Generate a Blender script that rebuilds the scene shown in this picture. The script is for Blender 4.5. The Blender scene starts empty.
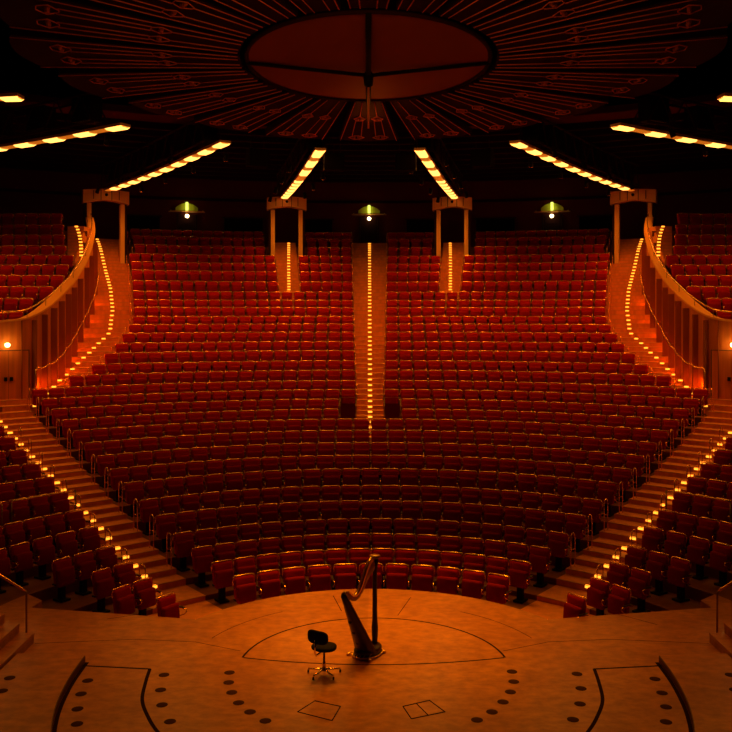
import bpy, math, random
import numpy as np
from math import sin, cos, pi, atan2, sqrt, radians
from mathutils import Vector, Matrix
random.seed(7)
SC = bpy.context.scene
COL = SC.collection

# ------------------------------------------------------------------ materials
def mat(name, col, rough=.6, metal=0., spec=.5, emis=None, estr=0., noise=None, sheen=0., coat=0.):
    m = bpy.data.materials.new(name); m.use_nodes = True
    nt = m.node_tree; b = nt.nodes['Principled BSDF']
    b.inputs['Base Color'].default_value = (*col, 1)
    b.inputs['Roughness'].default_value = rough
    b.inputs['Metallic'].default_value = metal
    b.inputs['Specular IOR Level'].default_value = spec
    if sheen: b.inputs['Sheen Weight'].default_value = sheen; b.inputs['Sheen Tint'].default_value = (*col, 1)
    if coat: b.inputs['Coat Weight'].default_value = coat; b.inputs['Coat Roughness'].default_value = .25
    if emis: b.inputs['Emission Color'].default_value = (*emis, 1); b.inputs['Emission Strength'].default_value = estr
    if noise:
        scale, stretch, amt, dark = noise
        tc = nt.nodes.new('ShaderNodeTexCoord'); mp = nt.nodes.new('ShaderNodeMapping')
        mp.inputs['Scale'].default_value = stretch
        n = nt.nodes.new('ShaderNodeTexNoise'); n.inputs['Scale'].default_value = scale; n.inputs['Detail'].default_value = 5
        r = nt.nodes.new('ShaderNodeValToRGB')
        r.color_ramp.elements[0].position = .3; r.color_ramp.elements[1].position = .7
        r.color_ramp.elements[0].color = (*[c*dark for c in col], 1)
        r.color_ramp.elements[1].color = (*[min(1, c*amt) for c in col], 1)
        nt.links.new(tc.outputs['Object'], mp.inputs['Vector']); nt.links.new(mp.outputs['Vector'], n.inputs['Vector'])
        nt.links.new(n.outputs['Fac'], r.inputs['Fac']); nt.links.new(r.outputs['Color'], b.inputs['Base Color'])
    return m

def stage_wood():
    m = mat('stage_wood', (.42, .17, .035), .30, spec=.5)
    nt = m.node_tree; b = nt.nodes['Principled BSDF']
    tc = nt.nodes.new('ShaderNodeTexCoord')
    def N(t, **k):
        n = nt.nodes.new(t)
        for a, v in k.items(): n.inputs[a].default_value = v
        return n
    mp = N('ShaderNodeMapping'); mp.inputs['Scale'].default_value = (1.6, 2.4, 1)
    n1 = N('ShaderNodeTexNoise', Scale=2.6, Detail=8., Roughness=.62)
    mp2 = N('ShaderNodeMapping'); mp2.inputs['Scale'].default_value = (1, 1, 1)
    n2 = N('ShaderNodeTexNoise', Scale=.7, Detail=3.)
    br = nt.nodes.new('ShaderNodeTexBrick')
    br.inputs['Scale'].default_value = 1.; br.inputs['Brick Width'].default_value = 1.9; br.inputs['Row Height'].default_value = .14
    br.inputs['Mortar Size'].default_value = .002; br.inputs['Color1'].default_value = (.8, .8, .8, 1); br.inputs['Color2'].default_value = (1, 1, 1, 1)
    br.inputs['Mortar'].default_value = (.6, .6, .6, 1)
    L = nt.links.new
    L(tc.outputs['Object'], mp.inputs['Vector']); L(mp.outputs['Vector'], n1.inputs['Vector'])
    L(tc.outputs['Object'], mp2.inputs['Vector']); L(mp2.outputs['Vector'], n2.inputs['Vector'])
    L(tc.outputs['Object'], br.inputs['Vector'])
    r1 = nt.nodes.new('ShaderNodeValToRGB'); e = r1.color_ramp.elements
    e[0].position = .36; e[0].color = (.36, .112, .010, 1); e[1].position = .66; e[1].color = (.62, .235, .018, 1)
    L(n1.outputs['Fac'], r1.inputs['Fac'])
    r2 = nt.nodes.new('ShaderNodeValToRGB'); e = r2.color_ramp.elements
    e[0].position = .3; e[0].color = (.74, .62, .6, 1); e[1].position = .7; e[1].color = (1, 1, 1, 1)
    L(n2.outputs['Fac'], r2.inputs['Fac'])
    m1 = nt.nodes.new('ShaderNodeMixRGB'); m1.blend_type = 'MULTIPLY'; m1.inputs[0].default_value = 1
    m2 = nt.nodes.new('ShaderNodeMixRGB'); m2.blend_type = 'MULTIPLY'; m2.inputs[0].default_value = .25
    L(r1.outputs['Color'], m1.inputs[1]); L(r2.outputs['Color'], m1.inputs[2])
    L(m1.outputs['Color'], m2.inputs[1]); L(br.outputs['Color'], m2.inputs[2])
    L(m2.outputs['Color'], b.inputs['Base Color'])
    return m

MT = dict(
    stage=stage_wood(),
    stagedark=mat('stage_edge', (.12, .035, .01), .5),
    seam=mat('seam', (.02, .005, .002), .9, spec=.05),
    disc=mat('socket_cover', (.045, .010, .003), .8, spec=.1),
    tier=mat('tier_floor', (.18, .05, .010), .6, spec=.2, noise=(3, (1, 1, 1), 1.2, .8)),
    stair=mat('stair_wood', (.68, .22, .030), .5, spec=.25, noise=(2, (3, 3, 1), 1.15, .85)),
    nosing=mat('nosing', (.5, .2, .06), .45),
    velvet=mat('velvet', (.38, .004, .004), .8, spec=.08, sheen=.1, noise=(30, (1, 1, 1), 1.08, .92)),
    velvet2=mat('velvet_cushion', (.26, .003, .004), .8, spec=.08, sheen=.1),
    brass=mat('brass', (1., .50, .17), .24, metal=.75),
    black=mat('black_metal', (.012, .008, .008), .5, spec=.06),
    armpad=mat('arm_pad', (.02, .01, .008), .35),
    wood=mat('wall_wood', (.66, .18, .022), .6, spec=.2, noise=(1.2, (6, 6, .4), 1.15, .82)),
    wood2=mat('panel_wood', (.62, .16, .02), .6, spec=.2, noise=(1.2, (6, 6, .4), 1.15, .82)),
    cap=mat('cap_wood', (.8, .34, .06), .4),
    darkwall=mat('dark_wall', (.11, .016, .010), .8, spec=.06),
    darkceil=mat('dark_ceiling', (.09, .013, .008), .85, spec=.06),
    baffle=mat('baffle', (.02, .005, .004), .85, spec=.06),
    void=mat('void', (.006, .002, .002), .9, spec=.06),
    panel=mat('canopy_panel', (.035, .008, .005), .7, spec=.06),
    strip=mat('canopy_strip', (.9, .24, .09), .55),
    lens=mat('canopy_luminaire', (.5, .17, .06), .3, metal=.6),
    cone=mat('reflector', (.26, .05, .02), .7),
    steel=mat('truss_steel', (.035, .012, .010), .55, spec=.06),
    housing=mat('lamp_housing', (.75, .4, .12), .4),
    lamp=mat('bridge_lamp', (1, .8, .4), .5, emis=(1, .42, .08), estr=3.0),
    tray=mat('tray_glow', (1, .5, .1), .5, emis=(1, .26, .015), estr=.45),  # dim emission stands in for lamplight on the housing between lamp panels
    fin_shaded=mat('fin_wood_shaded', (.30, .07, .010), .6, spec=.1),  # same wood as the wall; the fins' shade is put into this darker colour
    bay=mat('bay_panel', (.10, .003, .002), .8, spec=.05),
    step=mat('step_lamp', (1, .7, .2), .5, emis=(1, .30, .02), estr=2.8),
    portal=mat('portal_wood', (.8, .42, .12), .42),
    green=mat('exit_lamp', (.8, .9, .2), .5, emis=(.75, .8, .13), estr=1.6),
    greenplate=mat('exit_plate', (.55, .55, .1), .4),
    white=mat('white_lamp', (1, .9, .6), .5, emis=(1, .75, .33), estr=9.),
    doorlamp=mat('door_lamp', (1, .9, .6), .5, emis=(1, .72, .22), estr=11.),
    glass=mat('control_glass', (.006, .002, .002), .6, spec=.05),
    harp=mat('harp_lacquer', (.020, .004, .003), .3, spec=.3, coat=.15),
    neck=mat('harp_neck_wood', (.26, .07, .03), .3, coat=.5),
    gold=mat('gold', (1, .62, .2), .3, metal=1.),
    blackfab=mat('stool_fabric', (.012, .009, .010), .8, spec=.06),
    chrome=mat('chrome', (.9, .75, .55), .2, metal=1.),
    string=mat('harp_string', (.6, .35, .15), .4),
    wire=mat('plate_metal', (.3, .2, .12), .35, metal=.8),
)

# ------------------------------------------------------------------ mesh builder
class M:
    def __init__(s): s.v = []; s.f = []; s.m = []; s.s = []; s.cm = 0
    def add(s, vs, fs, smooth=False):
        o = len(s.v); s.v += [tuple(v) for v in vs]
        for f in fs: s.f.append(tuple(i+o for i in f)); s.m.append(s.cm); s.s.append(smooth)
        return s
    def box(s, c, d, rz=0., mtx=None):
        x, y, z = [k/2 for k in d]
        vs = [Vector((a*x, b*y, e*z)) for a in (-1, 1) for b in (-1, 1) for e in (-1, 1)]
        R = mtx if mtx is not None else Matrix.Rotation(rz, 3, 'Z')
        vs = [R @ v + Vector(c) for v in vs]
        return s.add(vs, [(0, 1, 3, 2), (4, 6, 7, 5), (0, 4, 5, 1), (2, 3, 7, 6), (0, 2, 6, 4), (1, 5, 7, 3)])
    def tube(s, pts, r, n=6, cap=True, close=False):
        pts = [Vector(p) for p in pts]; k = len(pts); rs = r if isinstance(r, (list, tuple)) else [r]*k
        vs = []; up = None
        for i, p in enumerate(pts):
            if close: t = pts[(i+1) % k]-pts[i-1]
            else: t = pts[min(i+1, k-1)]-pts[max(i-1, 0)]
            t.normalize()
            if up is None:
                a = Vector((0, 0, 1)) if abs(t.z) < .9 else Vector((1, 0, 0))
                up = (a - t*a.dot(t)).normalized()
            else:
                up = (up - t*up.dot(t))
                up = up.normalized() if up.length > 1e-6 else t.orthogonal().normalized()
            w = t.cross(up)
            for j in range(n):
                a = 2*pi*j/n; vs.append(p + (up*cos(a)+w*sin(a))*rs[i])
        fs = []
        for i in range(k if close else k-1):
            i2 = (i+1) % k
            for j in range(n):
                fs.append((i*n+j, i*n+(j+1) % n, i2*n+(j+1) % n, i2*n+j))
        s.add(vs, fs, True)
        if cap and not close:
            o = len(s.v)-len(vs)
            s.f.append(tuple(o+j for j in reversed(range(n)))); s.m.append(s.cm); s.s.append(False)
            s.f.append(tuple(o+(k-1)*n+j for j in range(n))); s.m.append(s.cm); s.s.append(False)
        return s
    def loft(s, rings, cap=True, smooth=True):
        n = len(rings[0]); vs = [v for r in rings for v in r]; fs = []
        for i in range(len(rings)-1):
            for j in range(n): fs.append((i*n+j, i*n+(j+1) % n, (i+1)*n+(j+1) % n, (i+1)*n+j))
        if cap: fs.append(tuple(reversed(range(n)))); fs.append(tuple((len(rings)-1)*n+j for j in range(n)))
        return s.add(vs, fs, smooth)
    def lathe(s, prof, c=(0, 0, 0), n=20, cap=True):
        return s.loft([[(c[0]+r*cos(2*pi*j/n), c[1]+r*sin(2*pi*j/n), c[2]+z) for j in range(n)] for r, z in prof], cap)
    def prism(s, poly, z0, z1):
        n = len(poly); z0f = z0 if callable(z0) else (lambda x, y: z0); z1f = z1 if callable(z1) else (lambda x, y: z1)
        vs = [(x, y, z0f(x, y)) for x, y in poly]+[(x, y, z1f(x, y)) for x, y in poly]
        fs = [tuple(reversed(range(n))), tuple(range(n, 2*n))]+[(i, (i+1) % n, n+(i+1) % n, n+i) for i in range(n)]
        return s.add(vs, fs)
    def annulus(s, r0, r1, a0, a1, z0, z1, step=.06, cx=0, cy=0):
        n = max(1, int(math.ceil((a1-a0)/step)))
        vs = []
        for i in range(n+1):
            a = a0+(a1-a0)*i/n
            for r, z in ((r0, z0), (r1, z0), (r1, z1), (r0, z1)): vs.append((cx+r*sin(a), cy+r*cos(a), z))
        fs = [(0, 3, 2, 1), (4*n, 4*n+1, 4*n+2, 4*n+3)]
        for i in range(n):
            o = 4*i
            for a, b in ((0, 1), (1, 2), (2, 3), (3, 0)): fs.append((o+a, o+b, o+4+b, o+4+a))
        return s.add(vs, fs)
    def pad(s, w, h, d, rc, T=None, bul=.012, nc=3):
        # rounded cushion: lies in xz, front faces -y
        def ring(inset, y):
            a, b, r = w/2-inset, h/2-inset, max(.004, rc-inset); out = []
            for sx, sz, a0 in ((1, 1, 0), (-1, 1, pi/2), (-1, -1, pi), (1, -1, 1.5*pi)):
                for k in range(nc+1):
                    t = a0+pi/2*k/nc
                    out.append(Vector((sx*(a-r)+r*cos(t), y, sz*(b-r)+r*sin(t))))
            return out
        rs = [ring(.012, 0), ring(0, -.012), ring(0, -d+.02), ring(.012, -d+.004), ring(.05, -d-bul)]
        if T is not None: rs = [[T @ v for v in r] for r in rs]
        return s.loft([list(reversed(r)) for r in rs], True, True)
    def build(s, name, m=None, parent=None, kind=None, mats=None, loc=None):
        me = bpy.data.meshes.new(name); me.from_pydata(s.v, [], s.f)
        for x in (mats or [m]): me.materials.append(MT[x])
        me.polygons.foreach_set('material_index', s.m); me.polygons.foreach_set('use_smooth', s.s)
        me.update()
        o = bpy.data.objects.new(name, me); COL.objects.link(o)
        if parent is not None: o.parent = parent
        if kind: o['kind'] = kind
        if loc is not None: o.location = loc
        return o

def tag(o, label, cat, group=None):
    o['label'] = label; o['category'] = cat
    if group: o['group'] = group
    return o
def empty(name, loc=(0, 0, 0), rz=0.):
    o = bpy.data.objects.new(name, None); COL.objects.link(o); o.location = loc; o.rotation_euler = (0, 0, rz)
    o.empty_display_size = .1; return o
def copy_tree(o, parent=None, kids={}):
    c = o.copy(); COL.objects.link(c); c.parent = parent
    for ch in KIDS.get(o.name, []): copy_tree_child(ch, c)
    return c
KIDS = {}
def index_kids(o):
    KIDS[o.name] = list(o.children)
    for c in o.children: index_kids(c)
def copy_tree_child(o, p):
    c = o.copy(); COL.objects.link(c); c.parent = p
    for ch in KIDS.get(o.name, []): copy_tree_child(ch, c)

ONES = 'zeroth first second third fourth fifth sixth seventh eighth ninth tenth eleventh twelfth thirteenth fourteenth fifteenth sixteenth seventeenth eighteenth nineteenth'.split()
TENS = {2: 'twent', 3: 'thirt', 4: 'fort', 5: 'fift', 6: 'sixt'}
def spline(P, t):
    n = len(P)-1; i = min(int(t), n-1); u = t-i
    p0 = P[max(i-1, 0)]; p1 = P[i]; p2 = P[i+1]; p3 = P[min(i+2, n)]
    return tuple(.5*((2*b)+(-a+c)*u+(2*a-5*b+4*c-d)*u*u+(-a+3*b-3*c+d)*u**3) for a, b, c, d in zip(p0, p1, p2, p3))
def nth(n):
    if n < 20: return ONES[n]
    t, u = divmod(n, 10)
    return TENS[t]+('ieth' if u == 0 else 'y-'+ONES[u])

# ------------------------------------------------------------------ plan of the hall (metres; origin on the stage, +y to the rear rows)
CAMY, CAMZ, FPX, CX0, HY = -15., 5.8, 900., 368.4, 312.
def px(X, Y, Z):
    D = Y-CAMY
    return CX0+FPX*(X+.06)/D, HY-FPX*(Z-CAMZ)/D
ZT = [0, .27, .346, .452, .593, .844, 1.06, 1.35, 1.575, 1.81, 2.06, 2.305, 2.53, 2.775, 3.02, 3.27, 3.59, 3.9, 4.255, 4.585, 4.95,
      5.28, 5.61, 6.0, 6.345, 6.75, 7.26, 7.79, 8.24, 8.7, 9.22, 9.74, 10.17, 10.6]
NR = 32
def RR(r): return 4.75+.963*(r-1)
def FZ(r): return ZT[r]-.87
def RIN(r): return RR(r)-.70
HH = {1: .66, 16: .575, 17: .523, 18: .49, 19: .463, 20: .443, 21: .425, 22: .412, 23: .404, 24: .40, 25: .396, 26: .392, 27: .388, 28: .385, 29: .384,
      30: .372, 31: .372, 32: .372}
def H(r): return HH.get(r, .655)
SUB = lambda r: 1 if r <= 3 else 2 if r <= 24 else 3

# side wall (left side; mirrored for the right): plan points with height of the top
WP = [(-19.5, 9.9, 5.3), (-16.2, 12.2, 5.35), (-14.5, 13.4, 5.38), (-13.17, 14.3, 5.42), (-12.2, 14.97, 5.48), (-11.55, 15.45, 5.6), (-11.22, 16.4, 5.98), (-11.3, 18.2, 6.5),
      (-11.6, 20.5, 7.1), (-12.05, 23.5, 8.15), (-12.74, 26.6, 9.45), (-13.45, 28.7, 10.35)]
WS = [spline(WP, 3*0+i/6) for i in range(0, 6*(len(WP)-1)+1)]
def wallX(Y):
    for a, b in zip(WS, WS[1:]):
        if a[1] <= Y <= b[1]: return a[0]+(b[0]-a[0])*(Y-a[1])/(b[1]-a[1])
    return WS[0][0] if Y < WS[0][1] else WS[-1][0]-(Y-WS[-1][1])*.35
def wall_theta(R):
    best = None
    for a, b in zip(WS, WS[1:]):
        ra, rb = math.hypot(a[0], a[1]), math.hypot(b[0], b[1])
        if (ra-R)*(rb-R) <= 0 and b[1] > 16:
            u = (R-ra)/(rb-ra) if rb != ra else 0
            x, y = a[0]+(b[0]-a[0])*u, a[1]+(b[1]-a[1])*u
            best = atan2(-x, y)
    return best

# ------------------------------------------------------------------ stage
def stage():
    poly = []
    for i in range(0, 33):
        a = -1.03+2.06*i/32; poly.append((3.86*sin(a), 3.86*cos(a)))
    right = [(6.67, 2.66), (6.62, 3.1), (7.06, 3.5), (7.2, 3.18), (7.7, 1.6), (9.5, .5), (9.5, -8)]
    poly = poly+right+[(-x, y) for x, y in reversed(right)]
    poly = list(reversed(poly))
    M().prism(poly, -.72, 0).build('floor', 'stage', kind='structure')
    def ribbon(pts, w, name, z=.0015):
        m = M(); n = len(pts); vs = []
        for i, (x, y) in enumerate(pts):
            x0, y0 = pts[max(i-1, 0)]; x1, y1 = pts[min(i+1, n-1)]
            dx, dy = x1-x0, y1-y0; l = math.hypot(dx, dy); nx, ny = -dy/l*w/2, dx/l*w/2
            vs += [(x+nx, y+ny, 0), (x-nx, y-ny, 0), (x-nx, y-ny, z), (x+nx, y+ny, z)]
        fs = [(0, 1, 2, 3), tuple(4*(n-1)+k for k in (3, 2, 1, 0))]
        for i in range(n-1):
            o = 4*i; fs += [(o+a, o+4+a, o+4+b, o+b) for a, b in ((0, 1), (1, 2), (2, 3), (3, 0))]
        m.add(vs, fs); return m.build(name, 'seam', kind='structure')
    arc = lambda cx, cy, R, a0, a1, n=40: [(cx+R*sin(a0+(a1-a0)*i/n), cy+R*cos(a0+(a1-a0)*i/n)) for i in range(n+1)]
    k = 1
    def seam(p, w=.022):
        nonlocal k
        ribbon(p, w, 'trim_%d' % k); k += 1
    seam(arc(.03, -.16, 2.22, -1.45, 1.45), .034)
    seam([(.03+2.2*sin(-1.45)+(4.4*sin(1.45))*i/20, .1-.30*(1-((i-10)/10)**2)) for i in range(21)], .034)
    seam(arc(0, -.1, 3.05, -1.2, -.6), .012); seam(arc(0, -.1, 3.05, .6, 1.2), .012)
    seam([(-5.9, .75), (-4.2, .95), (-3.1, .82), (-2.25, .4)], .012); seam([(5.9, .75), (4.2, .95), (3.1, .82), (2.25, .4)], .012)
    seam([(-.78, 3.4), (-.58, 2.45)], .014); seam([(.8, 3.3), (.5, 2.2)], .012)
    seam([(-5.0, 2.0), (-4.5, 2.25)], .014); seam([(5.3, 1.7), (4.7, 2.3)], .014)
    for s in (-1, 1):
        seam([(s*4.76, -.24), (s*3.6, -.38)], .045)
        gp = [(3.61, -.38), (3.55, -.9), (3.44, -1.55), (3.22, -2.1), (2.97, -2.57), (2.6, -3.1)]
        seam([(s*spline(gp, i/6)[0], spline(gp, i/6)[1]) for i in range(31)], .055)
        # raised side riser with a curved front
        rp = [(4.76, -.10), (4.74, -.72), (4.70, -1.22), (4.61, -1.86), (4.49, -2.4), (4.36, -2.83), (4.1, -3.6), (3.8, -4.3)]
        rq = [spline(rp, i/5) for i in range(5*(len(rp)-1)+1)]
        a = [(s*x, y) for x, y in rq]
        pl = a+[(s*5.9, -4.3), (s*5.9, -.02)]
        if s > 0: pl = list(reversed(pl))
        m = M(); m.prism(pl, 0, .12); m.build('stage_riser', None, kind='structure', mats=['stage'])
        m = M(); vs = [(s*(x+.004), y, z) for (x, y) in rq for z in (.0, .114)]
        vs2 = [(s*(x-.012), y, z) for (x, y) in rq for z in (.0, .114)]
        seam([(s*(x-.045), y) for x, y in rq], .06)  # dark strip standing in for the riser's foot shadow and contact groove
        inn = rq
        n = len(inn); V = vs+vs2
        F = [(2*i, 2*i+2, 2*i+3, 2*i+1) for i in range(n-1)]+[(2*n+2*i, 2*n+2*i+1, 2*n+2*i+3, 2*n+2*i+2) for i in range(n-1)]+[(2*i+1, 2*i+3, 2*n+2*i+3, 2*n+2*i+1) for i in range(n-1)]
        m.add(V, F); m.build('riser_skirting', 'stagedark', kind='structure')
        # side steps
        m = M()
        for q in range(7):
            x0 = 5.93+.26*q
            m.box((s*(x0+1.3), -.9, .085+.17*q), (2.6, 3.4-.0*q, .17))
        m.build('side_steps', 'stage', kind='structure')
        m = M()
        for q in range(7):
            x0 = 5.925+.26*q
            m.box((s*(x0+.015), -.9, .17*q+.14), (.03, 3.41, .055))
        m.build('step_nosing', 'nosing', kind='structure')
        # handrail
        t = empty('handrail', (s*6.09, .87, .0))
        tag(t, ('left' if s < 0 else 'right')+' metal handrail with upright post beside the side stage steps', 'handrail')
        M().tube([(0, 0, 0), (0, 0, .84), (s*.03, 0, .89)], .018, 8).build('post', 'wire', t)
        M().tube([(s*.02, 0, .88), (s*.10, 0, .93), (s*1.6, 0, 1.86)], .022, 8).build('rail', 'brass', t)
        M().tube([(s*1.5, 0, .0), (s*1.5, 0, 1.8)], .018, 8).build('post', 'wire', t)
stage()

# round socket covers let into the stage
def unproj0(x, y, z=0.):
    D = FPX*(CAMZ-z)/(y-HY); return ((x-CX0)*D/FPX-.06, D+CAMY)
def discs():
    cap = None
    sets = [
        ('inner arc left of the centre hatches', [(229.5, 672.6), (228.7, 682.5), (231.8, 692.5), (238.6, 702.8), (250, 712), (265.4, 721)], 0),
        ('inner arc right of the centre hatches', [(512, 671.7), (513.7, 681.7), (510.4, 692), (503, 702), (492, 712), (477, 720)], 0),
        ('row inside the left curved seam', [(164, 675), (160.6, 690), (162, 705), (170, 721.6)], 0),
        ('row inside the right curved seam', [(577, 674), (581, 688.5), (580, 704), (573, 719.6)], 0),
        ('row along the left riser foot', [(87.7, 680.7), (81, 694), (77.5, 709), (77, 724)], 0),
        ('row along the right riser foot', [(655, 679), (662, 693), (666, 707), (666, 722)], 0),
        ('pair on the raised left riser', [(9.7, 678), (2, 691)], .12),
        ('pair on the raised right riser', [(730.5, 675), (735, 690)], .12)]
    for nm, pts, z in sets:
        for i, (x, y) in enumerate(pts):
            X, Y = unproj0(x, y, z)
            if cap is None:
                cap = M().lathe([(.085, 0), (.085, .003), (.078, .005), (.02, .006)], n=24).build('floor_socket', 'disc'); o = cap
            else: o = cap.copy(); COL.objects.link(o)
            o.location = (X, Y, z+.0005)
            tag(o, 'dark floor socket, %s from rear, %s' % (nth(i+1), nm), 'socket cover', 'round socket covers in the stage floor')
    for nm, q, div in (('left', [(314.8, 701), (340.4, 706.6), (332, 720.8), (297.5, 712)], False), ('right', [(429.5, 700.5), (445, 712), (411.5, 719), (403, 706.6)], True)):
        P = [unproj0(*p) for p in q]; t = empty('floor_hatch', (P[0][0], P[0][1], 0)); m = M()
        tag(t, ('left' if nm == 'left' else 'right divided')+' square hatch outlined in the front stage floor', 'hatch')
        L = lambda a, b, mm: mm.tube([(a[0]-P[0][0], a[1]-P[0][1], .002), (b[0]-P[0][0], b[1]-P[0][1], .002)], .009, 4)
        for a, b in zip(P, P[1:]+P[:1]): L(a, b, m)
        m.build('frame', 'seam', t)
        if div:
            m2 = M(); mid = lambda a, b: ((a[0]+b[0])/2, (a[1]+b[1])/2)
            L(mid(P[0], P[3]), mid(P[1], P[2]), m2); m2.build('divider', 'seam', t)
discs()

# ------------------------------------------------------------------ tiers, stairs, step lights, row rails
LOWA = 1.30   # width of the lower side aisles
def tiers():
    for r in range(1, NR+1):
        m = M(); z = FZ(r); r0, r1 = RIN(r), RIN(r+1)
        if r == 1: r0 = 3.7
        if r <= 15:
            tm = 1.38 if r <= 12 else (1.15 if r == 13 else 1.0 if r == 14 else .86)
            if r <= 4: tm = 1.25
            m.annulus(r0, r1+.02, -tm, tm, z-1.2, z, .02)
        else:
            tm = (wall_theta((r0+r1)/2) or .47)+.006
            if r >= 29: tm = .46
            if r <= 17: tm = .86 if r == 16 else .70
            if r == 32: r1 = 37.2; tm = .62
            m.annulus(r0, r1+.02, -tm, tm, z-1.6, z, .02)
        m.build('floor', 'tier', kind='structure')
tiers()
def lowaisle(R):     # angles of aisle edges and lamp line for the lower aisles
    return .655, .655+(LOWA+.3*max(0, R-9)/8)/R, .655+(.80+.33*max(0, R-7)/9)/R
def upaisle(R):
    LT = [(18.2, .655), (19.5, .605), (20.7, .565), (21.1, .55), (22.8, .50), (24.2, .466), (24.9, .449), (27.3, .430), (29., .424), (33.5, .42)]
    for (a, b), (c, d) in zip(LT, LT[1:]):
        if a <= R <= c: return b+(d-b)*(R-a)/(c-a)
    return LT[-1][1]
LAMP = None
def steplamp(R, th, z, s, label, group):
    global LAMP
    if LAMP is None:
        t = empty('step_lamp')
        M().box((0, -.004, -.028), (.15, .022, .052)).box((0, .022, .004), (.15, .045, .008)).build('lamp_lens', 'step', t)
        M().box((0, .006, -.03), (.17, .02, .066)).build('housing', 'wire', t)
        LAMP = t; index_kids(t); o = t
    else: o = copy_tree(LAMP)
    o.location = (s*R*sin(th), R*cos(th), z); o.rotation_euler = (0, 0, -s*th)
    tag(o, label, 'step light', group)
SIDE = {-1: 'left', 1: 'right'}
def flight(segs, name, lampfn, lbl, grp, s=1):
    """segs: rows; each gives (a0,a1); builds the intermediate steps and lamps"""
    m = M(); mn = M(); cnt = 0
    for r in segs:
        R0, R1 = RIN(r), RIN(r+1); n = SUB(r); z = FZ(r); dz = (FZ(r+1)-z)
        for k in range(n):
            a = R0+(R1-R0)*k/n; zt = z+dz*k/n
            a0, a1 = lampfn(r, a)[:2]; th = lampfn(r, a)[2]
            lo, hi = (a0, a1) if s > 0 else (-a1, -a0)
            m.annulus(a-.012, R1+.03, lo, hi, z-.6, zt+.004, .02)
            mn.annulus(a-.022, a+.02, lo, hi, zt-.012, zt+.008, .02)
            if name == 'centre' and r == 12 and k == 0: continue
            cnt += 1
            steplamp(a-.02, th, zt+.0, s, lbl % nth(cnt), grp)
    m.build('stairs', 'stair', kind='structure'); mn.build('stair_nosing', 'nosing', kind='structure')
flight(range(12, 33), 'centre', lambda r, R: (-.0285-.0, .0285, .0), 'small glowing step light in the centre aisle stairs, %s from the bottom', 'step lights up the centre aisle')
for s in (-1, 1):
    w = SIDE[s]
    flight(range(1, 16), 'lower', lambda r, R: lowaisle(R), 'small glowing step light in the lower '+w+' aisle stairs, %s from the bottom', 'step lights up the lower '+w+' aisle', s)
    flight(range(26, 33), 'inner', lambda r, R: (.135-.0175, .135+.0175, .135+.004*(29.5-R)/3), 'small glowing step light in the short '+w+' rear stairs, %s from the bottom', 'step lights up the short '+w+' rear stairs', s)
    def up(r, R):
        wt = wall_theta(R) or .455
        if r == 16: wt = .70
        if r >= 30: wt = .45
        return (min(H(r), .62) if r < 30 else .385), wt, upaisle(R)
    flight(range(16, 33), 'upper', up, 'small glowing step light in the upper '+w+' aisle stairs, %s from the bottom', 'step lights up the upper '+w+' aisle', s)

# hoop rails at row ends
HOOP = None
def hoop(R, th, z, s, label, group, small=False):
    global HOOP
    if HOOP is None:
        t = empty('row_end_rail')
        M().tube([(0, .06, 0), (0, .06, .80), (0, .03, .90), (0, -.05, .94), (0, -.13, .90), (0, -.16, .80), (0, -.16, 0)], .0125, 6).build('hoop', 'brass', t)
        M().tube([(0, .06, .55), (0, -.16, .55)], .010, 5).build('crossbar', 'brass', t)
        HOOP = t; index_kids(t); o = t
    else: o = copy_tree(HOOP)
    o.location = (s*R*sin(th), R*cos(th), z); o.rotation_euler = (0, 0, -s*th)
    if small: o.scale = (1, 1, .82)
    tag(o, label, 'rail', group)

# ------------------------------------------------------------------ seats
def seat_parts():
    parts = []
    lean = Matrix.Rotation(radians(-9), 4, 'X')
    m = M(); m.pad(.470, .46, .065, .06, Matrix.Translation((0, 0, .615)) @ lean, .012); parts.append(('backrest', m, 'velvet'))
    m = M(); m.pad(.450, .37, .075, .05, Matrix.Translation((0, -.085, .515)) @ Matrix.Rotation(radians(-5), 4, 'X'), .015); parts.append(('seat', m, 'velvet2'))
    L = lambda x, z: lean @ Vector((x, -.030, z-.625)) + Vector((0, 0, .625))
    m = M(); m.tube([L(-.25, .70), L(-.25, .81), L(-.240, .852), L(-.20, .872), L(.20, .872), L(.240, .852), L(.25, .81), L(.25, .70)], .0145, 6); parts.append(('back_frame', m, 'brass'))
    m = M(); m.box((0, .0, .02), (.22, .30, .04)); m.box((0, 0, .2), (.13, .09, .36)); m.box((0, -.02, .385), (.44, .10, .03)); parts.append(('pedestal', m, 'black'))
    m = M(); m.tube([(.277, .02, .56), (.277, -.16, .585), (.277, -.27, .57), (.277, -.285, .53), (.277, -.22, .47), (.277, -.05, .40)], .010, 5); parts.append(('armrest', m, 'brass'))
    m = M(); m.box((.277, -.12, .603), (.034, .22, .018)); parts.append(('arm_pad', m, 'armpad'))
    return parts
SEATS = []   # dict(x,y,z,rot,label,group,d)
def add_row(r, a0, a1, where, lab):
    """fill the arc a0..a1 (signed angles, + right) with seats"""
    R = RR(r); n = max(1, int(round((a1-a0)*R/.556)))
    if where == 'full' and (n % 2) != ({1: 1, 2: 0, 3: 0, 4: 0, 5: 1, 6: 1, 7: 1}.get(r, 0)):
        n += 1 if (a1-a0)*R/n > .556 else -1
    for i in range(n):
        a = a0+(a1-a0)*(i+.5)/n
        SEATS.append(dict(x=R*sin(a), y=R*cos(a), z=FZ(r)+.0, rz=-a, r=r, i=i, n=n, where=where, lab=lab, w=(a1-a0)*R/n))
for r in range(1, 12): add_row(r, -H(r), H(r), 'full', '')
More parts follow.
